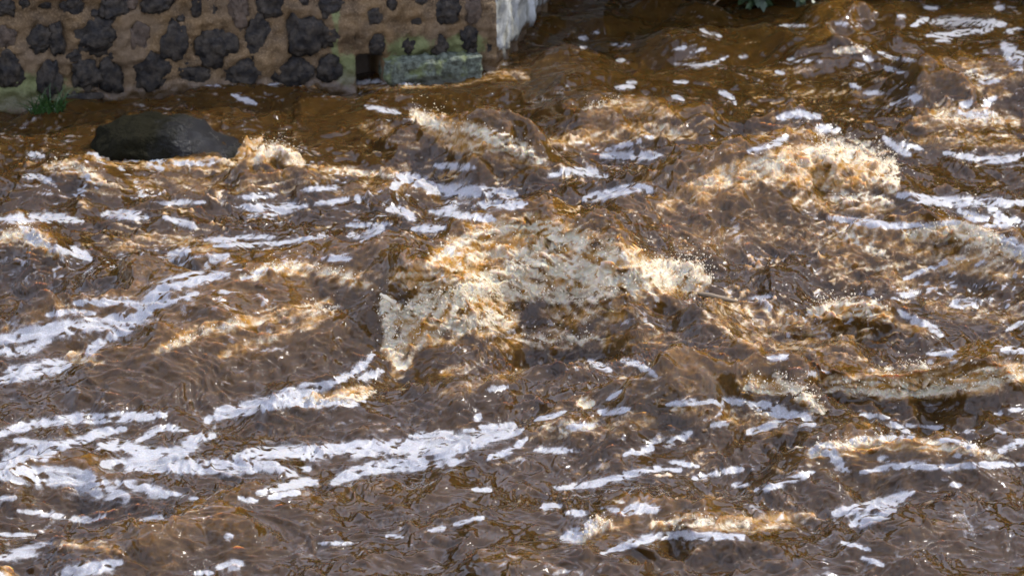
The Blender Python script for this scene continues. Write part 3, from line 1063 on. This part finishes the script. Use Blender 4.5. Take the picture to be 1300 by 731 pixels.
# ------------------------------------------------------------------ plants, far bank
def leaf_material(name, a, b, rough=.5):
    M = NM(name)
    return M.set(Base__Color=M.mix(M.noise(5, 3), a, b), Roughness=rough, Subsurface__Weight=0.0)
MAT_GRASS = leaf_material('grass_blades', c3(.012, .04, .006), c3(.03, .075, .012), .5)
MAT_BUSH = leaf_material('bush_leaves', c3(.012, .028, .008), c3(.04, .07, .02), .5)
MAT_TWIG = leaf_material('twig_bark', c3(.10, .07, .04), c3(.2, .15, .09), .8)

def blades(n, length, spread, lean, width):
    Vs, Fs = [], []
    for i in range(n):
        a = rng.uniform(0, 2 * math.pi); r = spread * math.sqrt(rng.uniform())
        p = np.array([r * math.cos(a), r * math.sin(a) * .5, -.04])
        L = length * rng.uniform(.5, 1.1); d = np.array([lean[0] + rng.normal(0, .35), lean[1] + rng.normal(0, .3), 1.0]); d /= np.linalg.norm(d)
        side = np.cross(d, [0, 1, .2]); side /= np.linalg.norm(side)
        k0 = len(Vs)
        for j in range(5):
            w = width * (1 - j / 4.3)
            Vs += [p - side * w, p + side * w]
            p = p + d * L / 4; d = d + np.array([rng.normal(0, .1) + lean[0] * .3, rng.normal(0, .1) + lean[1] * .2, -.28]); d /= np.linalg.norm(d)
        for j in range(4):
            b = k0 + 2 * j
            Fs.append([b, b + 1, b + 3, b + 2])
    return np.array(Vs), np.array(Fs)
V, F = blades(90, .24, .12, (.15, -.3), .006)
gr = link('grass_tuft', np_mesh('grass_tuft', V, F), MAT_GRASS)
gx, gy = plan(62, 142); gr.location = (gx, gy, .03)
tag(gr, 'small tuft of bright green grass at the waterline by the wall', 'grass tuft')

def leaf_cloud(n, cen, rad, lo, size, drop=.0):
    c = rng.normal(0, 1, (n, 3)); c /= np.linalg.norm(c, axis=1, keepdims=True)
    r = rng.uniform(.25, 1, (n, 1)) ** .5
    c = np.array(cen) + c * r * np.array(rad) * (1 + .3 * np.sin(5 * c[:, :1] + 3 * c[:, 2:]))
    c = c[c[:, 2] > lo]
    n = len(c)
    d = rng.normal(0, 1, (n, 3)) + np.array([0, -.3, -drop]); d /= np.linalg.norm(d, axis=1, keepdims=True)
    sd = np.cross(d, rng.normal(0, 1, (n, 3))); sd /= np.linalg.norm(sd, axis=1, keepdims=True)
    L = size * rng.uniform(.6, 1.4, (n, 1)); Wd = L * .26
    V = np.stack([c - d * L * .5, c + sd * Wd, c + d * L * .5, c - sd * Wd], 1).reshape(-1, 3)
    return V, np.arange(4 * n).reshape(-1, 4)
def tube(P, rad, seg=6):
    P = np.array(P, float); n = len(P); rad = np.broadcast_to(np.array(rad, float), (n,))
    T = np.gradient(P, axis=0); T /= np.linalg.norm(T, axis=1, keepdims=True) + 1e-9
    a = np.cross(T, [.13, .31, .94]); a /= np.linalg.norm(a, axis=1, keepdims=True) + 1e-9; b = np.cross(T, a)
    th = np.linspace(0, 2 * math.pi, seg, endpoint=False)
    V = P[:, None] + (a[:, None] * np.cos(th)[None, :, None] + b[:, None] * np.sin(th)[None, :, None]) * rad[:, None, None]
    i = np.arange(n * seg).reshape(n, seg); j = np.roll(i, -1, 1)
    F = np.stack([i[:-1], j[:-1], j[1:], i[1:]], -1).reshape(-1, 4)
    return V.reshape(-1, 3), F
def join(parts):
    Vs, Fs, o = [], [], 0
    for V, F in parts: Vs.append(V); Fs.append(F + o); o += len(V)
    return np.concatenate(Vs), np.concatenate(Fs)

bux, buy = plan(990, 16)
bush = bpy.data.objects.new('bush', None); COL.objects.link(bush); bush.location = (bux, buy + .5, 0)
tag(bush, 'dark green bush hanging down to the water at the far bank', 'bush')
V, F = join([leaf_cloud(9000, (-.02, -.1, .75), (.36, .5, .95), .02, .09, .9), leaf_cloud(14000, (0, .3, 2.7), (1.1, .8, 1.6), .9, .13, .5)])  # second cloud: unseen upper crown, added to shade the water
link('foliage', np_mesh('foliage', V, F), MAT_BUSH, bush, smooth=False)
V, F = join([tube([(x0, .3, -.2), (x0 * 1.4, .2, .6), (x0 * 2.2, .1, 1.6)], [.03, .022, .01]) for x0 in (-.2, -.05, .12, .25)])
link('stem', np_mesh('stem', V, F), MAT_TWIG, bush)
V, F = tube([(-.30, -.2, .22), (-.40, -.35, .12), (-.52, -.45, .03), (-.58, -.5, -.02)], [.008, .007, .006, .005])
link('twig', np_mesh('twig', V, F), MAT_TWIG, bush)

def bank():
    xs = np.linspace(-60, 60, 160); ys = 23.4 + np.linspace(0, 1, 60) ** 2 * 200
    X, Y = np.meshgrid(xs, ys)
    edge = 23.9 + .5 * nz(X, 0 * X, 5, 1)
    Z = -.5 + 2.2 * sstep(0, 3.0, Y - edge + .3) + .15 * nz(X, Y, 2.0, 2) + .01 * (Y - 23)
    M = NM('bank_soil')
    m = M.set(Base__Color=M.mix(M.noise(2, 4), c3(.02, .022, .01), c3(.05, .045, .02)), Roughness=.9)
    tag(link('far_bank', np_mesh('far_bank', np.stack([X, Y, Z], -1).reshape(-1, 3), grid_faces(*X.shape)), m), 'dark earth bank along the far side of the river', 'bank', kind='structure')
    parts = []
    for k in range(26):
        x = -14 + k * 1.15 + rng.normal(0, .3)
        h = rng.uniform(6.0, 7.2)  # out of frame; height set so its reflection darkens the far water
        parts.append(leaf_cloud(4600, (x, 25.2 + rng.normal(0, .3), h * .5 + .2), (1.1, .8, h * .55), .4, .46))
    V, F = join(parts)
    tag(link('unseen_thicket', np_mesh('unseen_thicket', V, F), MAT_BUSH, smooth=False), 'unseen dense thicket of shrubs along the far bank, sized to darken reflections', 'thicket', kind='stuff')
bank()

# ------------------------------------------------------------------ driftwood caught in the breaker
def pt(u, v, z): return np.array([*plan(u, v, z), z])
V, F = tube([pt(884, 372, .075), pt(902, 375, .075), pt(922, 380, .06), pt(941, 384, .03)], [.010, .014, .013, .006], 8)
dw = link('driftwood_stick', np_mesh('driftwood_stick', V, F), MAT_TWIG)
tag(dw, 'short brown stick carried along to the right of the big breaking wave', 'stick')

# ------------------------------------------------------------------ thrown water: drops, strands
def splash_material():
    M = NM('splash_water')
    return M.set(Base__Color=c3(.86, .76, .56), Roughness=.06, IOR=1.333, Transmission__Weight=.55, Subsurface__Weight=.0)
MAT_SPLASH = splash_material()
# area (image px box), droplets, strands, throw (m)
SPRAY = [((480,365,900,450), 1500, 260, .05), ((540,275,920,380), 1300, 240, .05), ((860,330,920,380), 260, 40, .07),
 ((900,180,1145,250), 1000, 220, .05), ((520,130,700,215), 500, 130, .05), ((1140,275,1300,345), 400, 90, .04),
 ((1020,370,1140,410), 250, 60, .03), ((1030,460,1300,505), 500, 160, .03), ((940,470,1050,525), 260, 50, .05),
 ((1025,550,1250,585), 260, 60, .025), ((310,330,480,375), 200, 50, .025), ((300,180,420,222), 260, 60, .04),
 ((60,200,135,240), 70, 20, .03), ((0,285,90,330), 120, 30, .03), ((200,375,430,450), 120, 30, .02),
 ((725,640,1050,690), 160, 40, .02), ((370,490,480,520), 60, 20, .02), ((730,500,760,520), 30, 12, .03),
 ((1150,130,1300,170), 120, 40, .03), ((730,115,880,150), 100, 40, .03), ((1050,50,1100,75), 40, 10, .03)]
def splash():
    Vw, Nw, fr, u, v = (WTR[k] for k in ('V', 'N', 'froth', 'u', 'v'))
    ok = fr > .38
    idx = np.argwhere(ok); uu = u[ok]; vv = v[ok]; pos = Vw[ok]; nrm = Nw[ok]; frv = fr[ok]
    parts = []
    dv, df = ICO1
    for (u0, v0, u1, v1), nd, ns, thr in SPRAY:
        m = np.nonzero((uu > u0) & (uu < u1) & (vv > v0) & (vv < v1))[0]
        if len(m) == 0: print('no froth', u0, v0); continue
        w = frv[m] ** 2; w /= w.sum()
        for i in rng.choice(m, int(nd * 1.5), p=w):
            d = nrm[i] * .5 + np.array([0, 0, .6]) + rng.normal(0, .5, 3)
            p = pos[i] + d * rng.exponential(thr) * .6
            r = float(np.clip(rng.lognormal(math.log(.0023), .55), .0012, .006))
            sc = np.array([1, 1, rng.uniform(.8, 1.5)]) * r
            parts.append((dv * sc + p, df))
        for i in rng.choice(m, int(ns * .6), p=w):
            d = nrm[i] * .7 + np.array([0, 0, .7]) + rng.normal(0, .45, 3); d /= np.linalg.norm(d)
            L = min(rng.exponential(thr * .35) + .010, .045)
            n = 6; ps, rr = [], []
            p = pos[i] - d * .01; r0 = rng.uniform(.002, .0055)
            for k in range(n):
                ps.append(p); rr.append(r0 * (1.2 - .9 * k / (n - 1)) * rng.uniform(.7, 1.3))
                d = d + rng.normal(0, .22, 3) + np.array([0, -.02, -.10]); d /= np.linalg.norm(d)
                p = p + d * L / (n - 1)
            V, F = tube(ps, rr, 5)
            T = np.concatenate([F[:, [0, 1, 2]], F[:, [0, 2, 3]]])
            parts.append((V, T)); parts.append((dv * min(.006, rr[-1] * rng.uniform(1.1, 1.9)) + ps[-1], df))
    # the larger strings of water seen flying from the breaker
    for pts, r in [([(524,404,.12),(512,392,.20),(497,382,.27),(484,374,.30)], (.030,.022,.014,.008)),
                   ([(730,298,.36),(738,290,.38),(746,287,.38),(748,294,.36)], (.004,.004,.006,.005))]:
        P = smooth_poly([pt(*q) for q in pts]); rr = np.interp(np.linspace(0, 1, len(P)), np.linspace(0, 1, len(r)), r) * (1 + .25 * np.sin(np.arange(len(P)) * 1.7))
        V, F = tube(P, rr, 8); parts.append((V, np.concatenate([F[:, [0, 1, 2]], F[:, [0, 2, 3]]])))
        parts.append((ICO2[0] * rr[-1] * 1.05 + P[-1], ICO2[1]))
    V, F = join(parts)
    tag(link('water_spray', np_mesh('water_spray', V, F), MAT_SPLASH), 'drops and strings of cream water flying off the breaking wave crests', 'spray', kind='stuff')
splash()
print('script', time.time() - T0)
